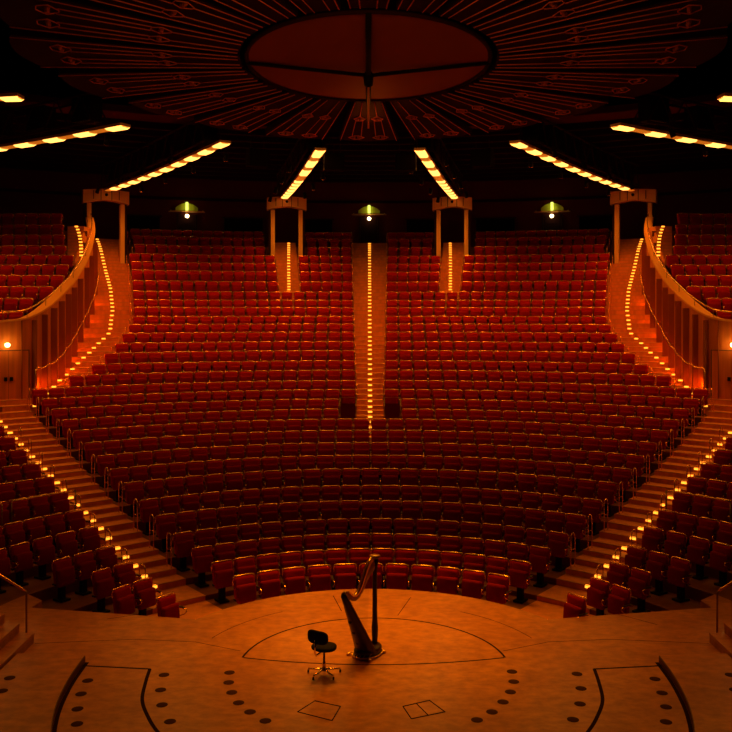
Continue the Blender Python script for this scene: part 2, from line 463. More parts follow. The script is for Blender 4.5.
for r in range(12, 33):
    for s in (-1, 1):
        segs = [(.0285, H(r))]
        if r in (12, 13): segs = [(.0285+.6/RR(r), H(r))]
        if r >= 26: segs = [(.0285, .135-.0185), (.135+.0185, H(r))]
        if r >= 30: segs = [(.0285, .135-.033), (.135+.033, H(r))]
        for a, b in segs:
            add_row(r, *( (a, b) if s > 0 else (-b, -a)), 'upper', SIDE[s])
for r in range(1, 16):
    for s in (-1, 1):
        st = .655+(1.42+.3*max(0, RR(r)-9)/8)/RR(r)
        if r == 1: st = .655+1.38/RR(r)
        en = st+{1: .56, 2: 1.12, 3: 1.12, 4: 1.68}[r]/RR(r) if r <= 4 else (1.30 if r < 10 else 1.12)
        if r == 15: continue
        if r == 14: en = .98
        add_row(r, *((st, en) if s > 0 else (-en, -st)), 'side', SIDE[s])
def keep(q):
    x, y = px(q['x'], q['y'], q['z']+.6)
    if q['where'] == 'side' and q['r'] <= 4:
        if abs(q['x']) > 7.1: return False
        if q['y'] < 1.95+.2*max(0, abs(q['x'])-3.3)+.30: return False
    return -45 < x < 777
SEATS = [q for q in SEATS if keep(q)]
# terrace rows behind the curved side walls
TROW = [(-1, 32, 5.84, 24), (0, 33, 6.3, 34), (1, 34, 6.76, 54), (2, 35, 7.22, 68), (3, 36, 7.68, 73), (4, 37, 8.14, 78), (5, 38, 8.6, 67), (6, 39, 9.14, 65.5), (7, 40, 9.69, 64.5), (8, 41, 10.29, 63)]
for s in (-1, 1):
    for j, D, zt, xr in TROW:
        X0 = -((CX0-xr)/FPX*D+.06); yy = D+CAMY
        X0 = min(X0, wallX(yy-.3)-.35, wallX(yy)-.35) if j < 5 else X0
        k = 0; X = X0-.28
        while X > -18.2:
            SEATS.append(dict(x=s*(-X)*-1*-1 if s > 0 else X, y=yy+.0*k, z=zt-.87, rz=-s*.05, r=j+2, i=k, n=40, where='terrace', lab=SIDE[s], w=.556)); k += 1; X -= .556
for q in SEATS:
    D = q['y']-CAMY; q['d'] = D
    X, Yp = px(q['x'], q['y'], q['z']+.6); q['in'] = -6 < X < 738
near = sorted([q for q in SEATS if q['in'] and q['where'] != 'terrace'], key=lambda q: q['d'])[:300]
for q in near: q['thing'] = True
parts = seat_parts()
proto = empty('theatre_seat')
for nm, m, mm in parts: m.build(nm, mm, proto)
index_kids(proto)
def seat_label(q):
    row = nth(q['r'])
    if q['where'] == 'full':
        i, n = q['i'], q['n']
        if i < n/2: p = nth(i+1)+' seat from the left aisle'
        else: p = nth(n-i)+' seat from the right aisle'
        return 'dark red theatre seat, central block, %s row from stage, %s' % (row, p)
    if q['where'] == 'upper':
        k = q['n']-q['i'] if q['lab'] == 'left' else q['i']+1
        return 'dark red theatre seat, %s row from stage, %s seat %s of centre stairs' % (row, nth(k), q['lab'])
    k = q['n']-q['i'] if q['lab'] == 'left' else q['i']+1
    return 'dark red theatre seat, %s side block, %s row from stage, %s from the stairs' % (q['lab'], row, nth(k))
first = True
for q in near:
    if first: o = proto; first = False
    else: o = copy_tree(proto)
    o.location = (q['x'], q['y'], q['z']); o.rotation_euler = (0, 0, q['rz'])
    tag(o, seat_label(q), 'theatre seat', 'dark red seats in the lower rows')
def mass():
    V = []; F = []; MI = []; S = []
    keys = ['velvet', 'velvet2', 'brass', 'black', 'armpad']; n = 0
    for nm, m, mm in parts:
        V += m.v; F += [tuple(i+n for i in f) for f in m.f]; MI += [keys.index(mm)]*len(m.f); S += m.s; n += len(m.v)
    V = np.array(V); rest = [q for q in SEATS if not q.get('thing')]
    lt = np.array([len(f) for f in F]); li = np.concatenate([np.array(f) for f in F]); K = len(rest)
    allv = np.empty((K, n, 3), dtype=np.float32)
    for k, q in enumerate(rest):
        c, s_ = cos(q['rz']), sin(q['rz'])
        allv[k, :, 0] = V[:, 0]*c-V[:, 1]*s_+q['x']; allv[k, :, 1] = V[:, 0]*s_+V[:, 1]*c+q['y']; allv[k, :, 2] = V[:, 2]+q['z']
    me = bpy.data.meshes.new('theatre_seats_mass')
    me.vertices.add(K*n); me.vertices.foreach_set('co', allv.ravel())
    idx = (li[None, :]+(np.arange(K)*n)[:, None]).ravel().astype(np.int32)
    me.loops.add(len(idx)); me.loops.foreach_set('vertex_index', idx)
    tot = np.tile(lt, K).astype(np.int32); st = np.concatenate([[0], np.cumsum(tot)[:-1]]).astype(np.int32)
    me.polygons.add(len(tot)); me.polygons.foreach_set('loop_start', st); me.polygons.foreach_set('loop_total', tot)
    me.polygons.foreach_set('material_index', np.tile(np.array(MI), K).astype(np.int32)); me.polygons.foreach_set('use_smooth', np.tile(np.array(S), K))
    for k in keys: me.materials.append(MT[k])
    me.update(calc_edges=True); me.validate()
    o = bpy.data.objects.new('distant_seating', me); COL.objects.link(o); o['kind'] = 'stuff'
    tag(o, 'red seats filling the upper rows and the two side terraces', 'seating')
    print('SEATS', len(near), K)
mass()

for s in (-1, 1):
    w = SIDE[s]
    for r in range(4, 16):
        R = RR(r)
        hoop(R, H(r)+.10/R, FZ(r), s, 'brass hoop rail on inner side of lower %s aisle, %s row from stage' % (w, nth(r)), 'hoop rails at row ends')
    for r in range(3, 13):
        R = RR(r)
        hoop(R, .655+1.24/R, FZ(r), s, 'brass hoop rail on outer side of lower %s aisle, %s row from stage' % (w, nth(r)), 'hoop rails at row ends', True)
    for r in range(12, 33):
        R = RR(r)
        if r not in (12, 13): hoop(R, .0285-.02/R, FZ(r), s, 'brass hoop rail %s of centre aisle stairs, %s row from stage' % (w, nth(r)), 'hoop rails at row ends', True)
    for r in range(16, 33):
        R = RR(r)
        hoop(R, H(r)+.12/R, FZ(r), s, 'brass hoop rail on inner side of upper %s aisle, %s row from stage' % (w, nth(r)), 'hoop rails at row ends', True)
    for r in range(26, 30):
        R = RR(r)
        for e in (-1, 1):
            hoop(R, .135+e*(.0185-.02/R), FZ(r), s, 'brass hoop rail, %s row from stage, %s edge of short %s rear stairs' % (nth(r), 'outer' if e > 0 else 'inner', w), 'hoop rails at row ends', True)
    # wheelchair bay guard beside the foot of the centre aisle
    R = RR(13); t = empty('bay_guard', (s*R*sin(.0285+.3/R), R*cos(.05)-.3, FZ(13)), -s*.05)
    tag(t, 'low dark guard rail in the gap just %s of the centre stairs foot' % w, 'guard rail')
    M().tube([(-.28, 0, 0), (-.28, 0, .95), (.28, 0, .95), (.28, 0, 0)], .014, 6).build('frame', 'wire', t)
    M().box((0, 0, .5), (.5, .02, .5)).build('panel', 'bay', t)
    # long rails in front of the seventh row of the side block
    for q, (a, b) in enumerate(((.655+1.5/9.9, .655+3.15/9.9), (.655+3.4/9.9, .655+5.6/9.9))):
        R = 9.95; t = empty('front_rail', (s*R*sin(a), R*cos(a), FZ(7)))
        P = [(s*R*sin(a+(b-a)*i/8)-s*R*sin(a), R*cos(a+(b-a)*i/8)-R*cos(a), .98) for i in range(9)]
        tag(t, 'long brass rail before the seventh %s side row, %s' % (w, 'nearest the stairs' if q == 0 else 'second from the stairs'), 'rail')
        M().tube(P, .02, 6).build('rail', 'brass', t)
        for p in (P[0], P[-1]): M().tube([(p[0], p[1], -.2), (p[0], p[1], .98)], .014, 6).build('post', 'wire', t)

# ------------------------------------------------------------------ curved side walls, doors, handrails, terraces
def side(s):
    w = SIDE[s]
    def T(p): return (p[0]*-s, p[1]) if len(p) == 2 else (p[0]*-s, *p[1:])
    def off(i, d):
        a = WS[max(i-1, 0)]; b = WS[min(i+1, len(WS)-1)]; dx, dy = b[0]-a[0], b[1]-a[1]; l = math.hypot(dx, dy)
        return (WS[i][0]+dy/l*d, WS[i][1]-dx/l*d)     # d>0 towards the hall
    def band(d0, d1, zb, zt, name, mt, i0=0, i1=None, kind='structure', parent=None):
        i1 = len(WS)-1 if i1 is None else i1; vs = []
        for i in range(i0, i1+1):
            a = T(off(i, d0)); b = T(off(i, d1)); h = WS[i][2]
            z0 = zb(i) if callable(zb) else h+zb; z1 = zt(i) if callable(zt) else h+zt
            vs += [(*a, z0), (*b, z0), (*b, z1), (*a, z1)]
        n = i1-i0; fs = [(0, 1, 2, 3), (4*n+3, 4*n+2, 4*n+1, 4*n)]
        for i in range(n):
            o = 4*i; fs += [(o+a, o+4+a, o+4+b, o+b) for a, b in ((0, 1), (1, 2), (2, 3), (3, 0))]
        return M().add(vs, fs).build(name, mt, parent, kind)
    band(0, -.28, lambda i: 1.0, 0, 'wall_'+w, 'wood')
    band(.05, -.33, -.02, .045, 'trim_cap', 'cap')
    # brass rail above the wall
    t = empty('terrace_rail', (*T((WS[0][0], WS[0][1])), WS[0][2]))
    o0 = T((WS[0][0], WS[0][1]))
    tag(t, 'long curved brass rail on top of the %s curved wooden wall' % w, 'rail')
    P = []
    for i in range(len(WS)-1):
        p = T(off(i, -.10)); P.append((p[0]-o0[0], p[1]-o0[1], WS[i][2]+.30-WS[0][2]))
    M().tube(P, .026, 6).build('rail', 'brass', t)
    for i in range(0, len(P), 6): M().tube([(P[i][0], P[i][1], P[i][2]-.27), P[i]], .012, 5).build('post', 'wire', t)
    # upright fins that divide the wall into tall bays
    def fl(x, y):
        R = math.hypot(x, y); r = min(max((R-4.05)/.963+1, 16), 31.9); a = int(r); return FZ(a)+(FZ(a+1)-FZ(a))*(r-a)
    m = M(); m0 = M()
    for i in (2, 8, 14, 28, 31, 34, 37, 40, 43, 46, 49, 52, 55, 58):
        p = off(i, .05); a = WS[max(i-1, 0)]; b = WS[i+1]; an = atan2(b[1]-a[1], b[0]-a[0])
        zb = (fl(*p)-.4) if i > 26 else 1.5; zt = WS[i][2]-(.12 if i > 30 else .02); q = T(p); dep = .22 if i > 30 else .02
        (m if i > 26 else m0).box((q[0], q[1], (zb+zt)/2), (.05 if i > 30 else .018, dep+.1, zt-zb), an if s < 0 else -an)
    m.build('wall_panelling', 'fin_shaded', kind='structure'); m0.build('wall_panelling', 'stagedark', kind='structure')
    # handrail with lamps under it
    t = empty('stair_handrail'); P = []
    for i in range(31, 60):
        x, y = off(i, .27); P.append((*T((x, y)), fl(x, y)+.98))
    t.location = P[0]
    tag(t, 'stepped brass handrail fixed along the %s curved wooden wall' % w, 'handrail')
    L = [tuple(a-b for a, b in zip(p, P[0])) for p in P]
    Q = [(L[0][0]+.05*s, L[0][1]-.12, -.9), (L[0][0]+.03*s, L[0][1]-.1, -.05)]+[(p[0], p[1], p[2]+(.03 if k % 3 == 0 else -.02)) for k, p in enumerate(L)]
    M().tube(Q, .020, 6).build('rail', 'brass', t)
    for k in range(2, len(L), 3): 
        M().tube([(L[k][0], L[k][1], L[k][2]-.02), (L[k][0]-s*-.2, L[k][1], L[k][2]-.05)], .010, 5).build('bracket', 'wire', t)
    for k in range(1, 26, 3):
        li = bpy.data.lights.new('handrail_glow', 'POINT'); li.energy = 8; li.color = (1, .17, .006); li.shadow_soft_size = .05
        lo = bpy.data.objects.new('handrail_glow', li); COL.objects.link(lo); gx, gy = T(off(min(31+k, 59), .10)); lo.location = (gx, gy, P[k][2]-.62)
    # double door
    d = Vector((.82, .57)).normalized(); base = Vector((-11.55, 15.45)); nrm = Vector((d.y, -d.x))
    ang = atan2(d.y, d.x)
    def DP(u, o): p = base-d*u+nrm*o; return T((p.x, p.y))
    rot = ang if s < 0 else pi-ang
    def dbox(m, u0, u1, z0, z1, o0_, o1_):
        c = DP((u0+u1)/2, (o0_+o1_)/2); return m.box((c[0]-D0[0], c[1]-D0[1], (z0+z1)/2-2.72), (abs(u1-u0), abs(o1_-o0_), z1-z0), rot if s < 0 else -ang)
    D0 = DP(.68, 0); door = empty('door_1' if s < 0 else 'door_2', (*D0, 2.72)); door['kind'] = 'structure'
    u = (.03, .68, 1.33)
    for k in range(2):
        a, b = u[k]+.006, u[k+1]-.006; p = dbox(M(), a, b, 2.74, 4.50, .0, .10).build('door_leaf', 'wood2', door)
        hu = u[1]+(-.09 if k == 0 else .09)
        dbox(M(), hu-.05, hu+.05, 3.50, 3.63, .08, .14).build('door_handle', 'black', p)
    m = M(); dbox(m, u[0]-.03, u[0], 2.72, 4.53, 0, .105); dbox(m, u[2], u[2]+.03, 2.72, 4.53, 0, .105); dbox(m, u[0]-.03, u[2]+.03, 4.50, 4.53, 0, .105); dbox(m, u[1]-.006, u[1]+.006, 2.74, 4.5, 0, .09); m.build('door_frame', 'stagedark', door)
    dbox(M(), u[0]-.1, u[2]+.1, 2.66, 2.74, .0, .25).build('threshold', 'nosing', door)
    q = DP(.72, .14); lamp = empty('door_lamp', (q[0], q[1], 4.70))
    tag(lamp, 'small bright wall lamp above the %s wooden double doors' % w, 'wall lamp')
    M().lathe([(.03, -.07), (.065, -.05), (.09, 0), (.07, .05), (.03, .07)], n=16).build('globe', 'doorlamp', lamp)
    M().box((0, .06, 0), (.10, .05, .12)).build('bracket', 'wire', lamp)
    pl = bpy.data.lights.new('door_lamp_light', 'POINT'); pl.energy = 5; pl.color = (1, .5, .12); pl.shadow_soft_size = .1
    po = bpy.data.objects.new('door_lamp_light', pl); COL.objects.link(po); po.location = (*DP(.72, .35), 4.7)
    # terrace tiers
    ts = [(y, y+1.0, zt-.87) for (j, D, zt, xr) in TROW for y in (D+CAMY-.72,)]
    m = M()
    prev = 4.95
    fy = [(12.2, 13.0), (13., 14.), (14., 15.), (15, 15.6), (15.6, ts[0][0])]
    def quad(y0, y1, z, zb):
        x0, x1 = wallX(y0)-.22, wallX(y1)-.22
        pl = [T((-19.5, y0)), T((min(x0, -11.5), y0)), T((min(x1, -11.5), y1)), T((-19.5, y1))]
        if s > 0: pl.reverse()
        m.prism(pl, zb, z)
    for y0, y1 in fy: quad(y0, y1, 4.95, 4.2)
    for k, (y0, y1, z) in enumerate(ts):
        if k == len(ts)-1: y1 = y0+8
        quad(y0, y1+.02, z, z-1.5)
    m.build('terrace_floor', 'tier', kind='structure')
    # terrace stairs with lamps
    m = M(); mn = M(); cnt = 0
    for e in range(11):
        zz = 8.02+.165*e; ys = 22.3+.33*e
        xa = wallX(min(ys+.2, 28.5))-.34; xl = -((CX0-67.5)/FPX*(ys+15)+.06)
        c = T(((xl+xa)/2, ys+.6)); m.box((c[0], c[1], zz-.3), (abs(xa-xl), 1.2, .6)); mn.box((c[0], c[1]-.6, zz-.01), (abs(xa-xl), .03, .03))
        if e == 0: continue
        cnt += 1
        lx = -((CX0-(81.5-4.8*(e/10)**3))/FPX*(ys+15)+.06); q = T((lx, ys-.03))
        steplamp(1, 0, 0, 1, 'small glowing step light in the %s terrace stairs, %s from the bottom' % (w, nth(cnt)), 'step lights on the %s terrace' % w)
        o = LASTLAMP(); o.location = (q[0], q[1], zz+.005); o.rotation_euler = (0, 0, 0)
    m.build('terrace_stairs', 'stair', kind='structure'); mn.build('terrace_nosing', 'nosing', kind='structure')
def LASTLAMP():
    return LL[0]
LL = [None]
_sl = steplamp
def steplamp(R, th, z, s, label, group):
    global LAMP
    o = copy_tree(LAMP); o.location = (s*R*sin(th), R*cos(th), z); o.rotation_euler = (0, 0, -s*th)
    tag(o, label, 'step light', group); LL[0] = o
side(-1); side(1)

# ------------------------------------------------------------------ rear wall, exit lamps, control windows
def rear():
    m = M(); m.annulus(36.8, 37.4, -1.6, 1.6, 3, 16.5, .04); m.build('wall_back', 'darkwall', kind='structure')
    # pale band below the ceiling
    m = M(); m.annulus(36.74, 36.82, -.75, .75, 12.05, 12.2, .04); m.build('trim_rear', 'baffle', kind='structure')
    # ceiling rings behind the canopy
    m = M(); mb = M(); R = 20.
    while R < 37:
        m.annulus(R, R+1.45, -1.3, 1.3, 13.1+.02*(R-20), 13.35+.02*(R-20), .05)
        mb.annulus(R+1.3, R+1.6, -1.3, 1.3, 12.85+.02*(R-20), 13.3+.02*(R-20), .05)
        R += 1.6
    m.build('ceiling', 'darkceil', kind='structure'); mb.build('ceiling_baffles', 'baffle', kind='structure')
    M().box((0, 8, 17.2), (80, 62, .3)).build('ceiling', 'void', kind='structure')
    n = 1
    for a, b, y0, y1 in ((.0, 0, 0, 0),):
        pass
    for s in (-1, 1):
        for x0, x1 in ((225, 262), (302, 331), (136, 165)):
            y0, y1 = 219.5, 233
            th = lambda x: math.asin(min(.9, (CX0-x)/FPX*51.4/36.7))
            a0, a1 = th(x0), th(x1); zt, zb = 5.8+(HY-y0)*51.2/900, 5.8+(HY-y1)*51.2/900
            lo, hi = (a1, a0) if s > 0 else (-a0, -a1)
            o = M().annulus(36.6, 36.83, lo, hi, zb, zt, .02).build('window_%d' % n, 'glass', kind='structure')
            f = M()
            for za, zz in ((zb-.07, zb), (zt, zt+.07)): f.annulus(36.57, 36.83, lo-.003, hi+.003, za, zz, .02)
            f.build('window_frame', 'steel', o); n += 1
    for k, (X, lbl) in enumerate(((-10.2, 'left'), (-.02, 'middle'), (10.2, 'right'))):
        th = math.asin(X/36.7); R = 36.72; z0 = 11.42
        t = empty('exit_light', (R*sin(th), R*cos(th), z0), -th)
        tag(t, '%s of three green-yellow exit lights glowing on the dark rear wall' % lbl, 'exit light', 'exit lights on the rear wall')
        # curved shelf
        n_ = 20; rim = [(1.0*sin(a), -.42*cos(a)) for a in np.linspace(-pi/2, pi/2, n_)]
        pl = [(x, y) for x, y in rim]
        M().prism(pl, -.05, 0).build('shelf', 'portal', t)
        # back plate, lens shaped
        P = [(x, .0) for x in np.linspace(-.62, .62, 17)]
        vs = []; 
        for x, _ in P: h = .46*max(.0, 1-(abs(x)/.80)**2.2); vs += [(x, -.02, 0), (x, -.02, max(.02, h)), (x, .03, 0), (x, .03, max(.02, h))]
        fs = []
        for i in range(16):
            o = 4*i; fs += [(o, o+4, o+5, o+1), (o+1, o+5, o+7, o+3), (o+2, o+3, o+7, o+6)]
        M().add(vs, fs).build('back_plate', 'greenplate', t)
        M().tube([(-.0, -.12, .0), (-.0, -.12, .50)], .075, 10).build('lamp_tube', 'green', t)
        for e in (-.98, .98): M().lathe([(.02, -.03), (.045, 0), (.02, .03)], (e*.9, -.12, .02), 8).build('end_cap', 'gold', t)
        M().lathe([(.02, -.11), (.08, -.07), (.115, 0), (.08, .07), (.02, .1)], (0, -.25, -.28), 12).build('lower_globe', 'white', t)
        li = bpy.data.lights.new('exit_glow', 'POINT'); li.energy = 1.5; li.color = (.75, .7, .05); li.shadow_soft_size = .08
        lo = bpy.data.objects.new('exit_glow', li); COL.objects.link(lo); lo.location = ((R-.32)*sin(th), (R-.32)*cos(th), z0+.25)
        # dark door under it
        dz = FZ(32)
        d = empty('door_%d' % (k+3), ((R)*sin(th), (R)*cos(th), dz), -th); d['kind'] = 'structure'
        M().box((0, .02, .95), (.95, .06, 1.9)).build('door_leaf', 'baffle', d)
        m = M(); m.box((-.53, 0, .95), (.07, .12, 1.9)); m.box((.53, 0, .95), (.07, .12, 1.9)); m.box((0, 0, 1.92), (1.13, .12, .07)); m.build('door_frame', 'steel', d)
rear()

# ------------------------------------------------------------------ portals
def portal(x, y, zb, half, rz, label):
    t = empty('stair_portal', (x, y, zb), rz); tag(t, label, 'portal', 'wooden portals over the rear stairs')
    h = 11.1-zb
    for s in (-1, 1):
        m = M(); m.box((s*half, 0, h/2), (.20, .42, h)); p = m.build('post', 'portal', t)
        M().box((s*half-s*.0+s*.16, .05, h/2), (.10, .34, h)).build('post_flange', 'steel', p)
    # lintel: gently arched box
    N = 12; W = half+.30; vs = []
    for i in range(N+1):
        u = -1+2*i/N; xb = u*W; arch = .20*(1-abs(u)**1.5)
        zt = h+.62+.10*(1-abs(u)); z0 = h-.02+arch
        for yy in (-.32, .28): vs += [(xb, yy, z0), (xb, yy, zt)]
    fs = [(0, 1, 3, 2), (4*N, 4*N+2, 4*N+3, 4*N+1)]
    for i in range(N):
        o = 4*i; fs += [(o, o+4, o+5, o+1), (o+2, o+3, o+7, o+6), (o+1, o+5, o+7, o+3), (o, o+2, o+6, o+4)]
    M().add(vs, fs).build('lintel', 'portal', t)
    m = M()
    for u in (-.62, -.26, .26, .62): m.box((u*W*.9, -.325, h+.40), (.03, .02, .52 if abs(u) < .5 else .42))
    m.build('lintel_grooves', 'steel', t)
    M().lathe([(.075, 0), (.075, .03), (.03, .04)], n=12).build('lens', 'black', t).matrix_local = Matrix.Translation((0, -.33, h+.42)) @ Matrix.Rotation(pi/2, 4, 'X')
for s in (-1, 1):
    R = 32.25; th = .1345
    portal(s*R*sin(th), R*cos(th), FZ(29)-.0, .72, -s*th, '%s inner wooden portal framing the short rear stairs' % SIDE[s])
    portal(s*12.97, 29.2, FZ(29)-.1, .79, -s*.42, '%s outer wooden portal at the top of the upper aisle' % SIDE[s])

# ------------------------------------------------------------------ canopy
CYC, CYO = 10.0, 9.3
def cz(Y): return 12.75-.08*(Y-10)
def canopy():
    root = empty('ceiling_canopy', (-.06, CYC, 12.75))
    tag(root, 'large dark round ceiling canopy of radiating ribbed panels around a central reflector', 'canopy')
    loc = lambda x, y, dz=0: (x, y-CYC, cz(y)-12.75+dz)
    def pt(R, a, dz=0):       # R measured along a ray; centre slides from ring centre to outer centre
        u = (R-3.35)/(8.9-3.35); cy = CYC+(CYO-CYC)*u
        return loc(R*sin(a), cy+R*cos(a), dz)
    NP = 20; hw = .127
    for k in range(NP):
        a = 2*pi*k/NP
        # panel slab
        vs = []; n = 8
        for i in range(n+1):
            b = a-hw+2*hw*i/n; Ro = 8.9+.6*max(0, (abs(sin(a))-.8)/.2)-.25*abs((i/n)*2-1)**2
            for R, dz in ((3.55, 0), (Ro, 0), (Ro, .18), (3.55, .18)): vs.append(pt(R, b, dz))
        fs = [(0, 3, 2, 1), (4*n, 4*n+1, 4*n+2, 4*n+3)]
        for i in range(n):
            o = 4*i
            for c, d in ((0, 1), (1, 2), (2, 3), (3, 0)): fs.append((o+c, o+d, o+4+d, o+4+c))
        P = M().add(vs, fs).build('panel', 'panel', root)
        # radial strips and lozenges
        m = M(); z = -.03; ml = M()
        def line(pts, r=.017): m.tube([pt(R, a+b*hw, z) for R, b in pts], r, 4)
        RX = 8.7+.6*max(0, (abs(sin(a))-.8)/.2); line([(3.6, -.93), (RX, -.93)]); line([(3.6, .93), (RX, .93)])
        for sg in (-1, 1):
            c = .42*sg
            for (ra, rb) in ((5.35, 5.85), (7.95, 8.45)):
                mid = (ra+rb)/2; l = .06
                m.tube([pt(ra, a+(c-l)*hw, z), pt(mid, a+(c-.27)*hw, z), pt(rb, a+(c-l-.05)*hw, z), pt(rb, a+(c+l+.05)*hw, z), pt(mid, a+(c+.27)*hw, z), pt(ra, a+(c+l)*hw, z)], .017, 4, close=True)
                for e in (-.09, .09):
                    q = pt(mid, a+(c+e)*hw, 0)
                    M().lathe([(.015, -.08), (.05, -.07), (.07, -.02), (.075, .02)], q, 8).build('downlight', 'lens', P)
            line([(3.6, c*1.02), (5.36, c)])
            for e in (-.16, .16): line([(5.85, c+e), (8.0, c+e)])
        m.build('radial_strips', 'strip', P)
    # dark backing above the gaps
    n = 60; vs = []
    for i in range(n):
        b = 2*pi*i/n
        for R, dz in ((3.45, .30), (8.8, .30), (8.8, .45), (3.45, .45)): vs.append(pt(R, b, dz))
    fs = []
    for i in range(n):
        o, p = 4*i, 4*((i+1) % n)
        for c, d in ((0, 1), (1, 2), (2, 3), (3, 0)): fs.append((o+c, o+d, p+d, p+c))
    M().add(vs, fs).build('backing', 'void', root)
    # ring
    m = M(); m.tube([pt(3.36, 2*pi*i/64, 0) for i in range(64)], .06, 8, close=True); m.build('ring', 'panel', root)
    # central reflector: shallow cone hanging lowest in the middle
    hub = Vector((0, 0, -.36)); rings = []
    for q in (1., .75, .5, .25, .02):
        rings.append([Vector(pt(3.32, 2*pi*i/64, 0))*q + (hub+Vector((0, 0, .10)))*(1-q) for i in range(64)])
    M().loft(rings, False, True).build('reflector', 'cone', root)
    for a in (0, pi/2, pi, 3*pi/2):
        e = Vector(pt(3.4, a, -.03)); h_ = hub+Vector((0, 0, -.02))
        M().tube([h_, (h_+e)/2, e], .085 if a in (0, pi) else .055, 6).build('spoke', 'black', root)
    M().lathe([(.05, -.35), (.12, -.3), (.14, 0), (.08, .1)], tuple(hub), 14).build('hub', 'black', root)
    M().tube([tuple(hub+Vector((0, 0, -.3))), (0, 0, -1.85)], .028, 8).build('drop_rod', 'strip', root)
canopy()
# ------------------------------------------------------------------ lighting bridges
SPOT = [None]
def spot(loc, rz, label):
    if SPOT[0] is None:
        t = empty('spotlight')
        M().tube([(0, 0, 0), (0, -.10, -.16), (0, -.14, -.24)], [.07, .085, .10], 10).build('body', 'black', t)
        M().tube([(0, -.141, -.242), (0, -.15, -.255)], .092, 10).build('lens_rim', 'brass', t)
        M().tube([(-.10, 0, -.06), (-.10, 0, .06), (0, 0, .12), (.10, 0, .06), (.10, 0, -.06)], .012, 5).build('yoke', 'steel', t)
        M().tube([(0, 0, .12), (0, 0, .62)], .014, 5).build('stem', 'steel', t)
        SPOT[0] = t; index_kids(t); o = t
    else: o = copy_tree(SPOT[0])
    o.location = loc; o.rotation_euler = (0, 0, rz); tag(o, label, 'spotlight', 'spotlights hung beside the light bridges')
def bridge(E, S, z, label, cells, short, nsp, power, lampend=None):
    E = Vector((*E, z)); S = Vector((*S, z)); d = (S-E); L = d.length; d.normalize(); ang = atan2(d.y, d.x)
    root = empty('light_bridge', E, ang); tag(root, label, 'light bridge', 'light bridges radiating from the canopy')
    def sagz(u): return .10*sin(pi*min(1, u/L))
    m = M(); n = 16
    rings = []
    for i in range(n+1):
        u = L*i/n; zz = sagz(u)*-1+.08
        rings.append([(u, -.21, zz), (u, .21, zz), (u, .21, zz+.09), (u, -.21, zz+.09)])
    m.loft(rings, True, False); m.build('housing', 'housing', root)
    # lattice truss
    tr = M()
    for yy in (-.35, .35):
        for zz in (.32, 1.25): tr.tube([(u, yy, zz-sagz(u)) for u in np.linspace(1.1, L, 12)], .045, 5)
        k = int(L/1.1)
        for i in range(k):
            a, b = L*i/k, L*(i+1)/k
            if a < 1: continue
            tr.tube([(a, yy, .3), ((a+b)/2, yy, 1.2)], .03, 4, False); tr.tube([((a+b)/2, yy, 1.2), (b, yy, .3)], .03, 4, False)
    tr.build('truss', 'steel', root)
    cb = M()
    for i in range(int(L/2.4)): M().box((1.8+2.3*i, 0, .78), (.9, .5, .75)).build('equipment_case', 'black', root)
    rings = []
    for i in range(n+1):
        u = L*i/n; zz = -sagz(u)+.08; rings.append([(u, -.10, zz-.03), (u, .10, zz-.03), (u, .17, zz), (u, -.17, zz)])
    M().loft(rings, True, False).build('glow_tray', 'tray', root)  # glowing strip imitating the lamplit underside of the housing
    for u0, u1, zz in cells:
        a, b = u0*L, u1*L; zs = -sagz((a+b)/2)+.08
        rings = []
        for x, e in ((a, .06), (a+.05, 0), (b-.05, 0), (b, .06)):
            rings.append([(x, -.13+e/2, zs-.065+e), (x, .13-e/2, zs-.065+e), (x, .19, zs), (x, -.19, zs)])
        M().loft(rings, True, False).build('lamp_panel', 'lamp', root)
    li = bpy.data.lights.new('bridge_light', 'AREA'); li.shape = 'RECTANGLE'; li.size = L*.9; li.size_y = .35; li.energy = power; li.color = (1, .33, .022); li.spread = radians(140)
    lo = bpy.data.objects.new('bridge_light', li); COL.objects.link(lo); lo.location = (E+S)/2+Vector((0, 0, -.30)); lo.rotation_euler = (0, 0, ang)
    side_v = Vector((-d.y, d.x, 0))
    for i in range(nsp):
        sg = 1 if i % 2 else -1; u = L*(.12+.8*i/max(1, nsp-1))
        spot(E+d*u+side_v*sg*.75+Vector((0, 0, .05)), ang+pi/2+sg*.4, 'small dark spotlight, %s out from the canopy along the %s' % (nth(i+1), short))
c2 = [(.145*i, .088+.145*i, 0) for i in range(3)]+[(.49+.072*i, .526+.072*i, 0) for i in range(7)]
c1 = [(0.0+.098*i, .055+.098*i, 0) for i in range(10)]
c3 = [(0.0+.11*i, .055+.11*i, 0) for i in range(9)]
PW = .62
for s in (-1, 1):
    w = SIDE[s]
    bridge((s*1.80, 17.7), (s*4.45, 31.7), 11.6, '%s inner light bridge running from canopy to the inner portal' % w, c2, w+' inner bridge', 8, 430*PW)
    bridge((s*5.05, 16.4), (s*12.72, 28.75), 11.62, '%s outer light bridge running from canopy to the outer portal' % w, c1, w+' outer bridge', 8, 430*PW)
    bridge((s*7.75, 13.5), (s*19.5, 20.9), 11.6, '%s side light bridge reaching out above the terrace' % w, c3, w+' side bridge', 4, 300*PW)
    bridge((s*9.6, 9.7), (s*19.5, 10.6), 11.6, '%s foremost light bridge, its lit tip just inside the picture' % w, c3, w+' foremost bridge', 2, 200*PW)

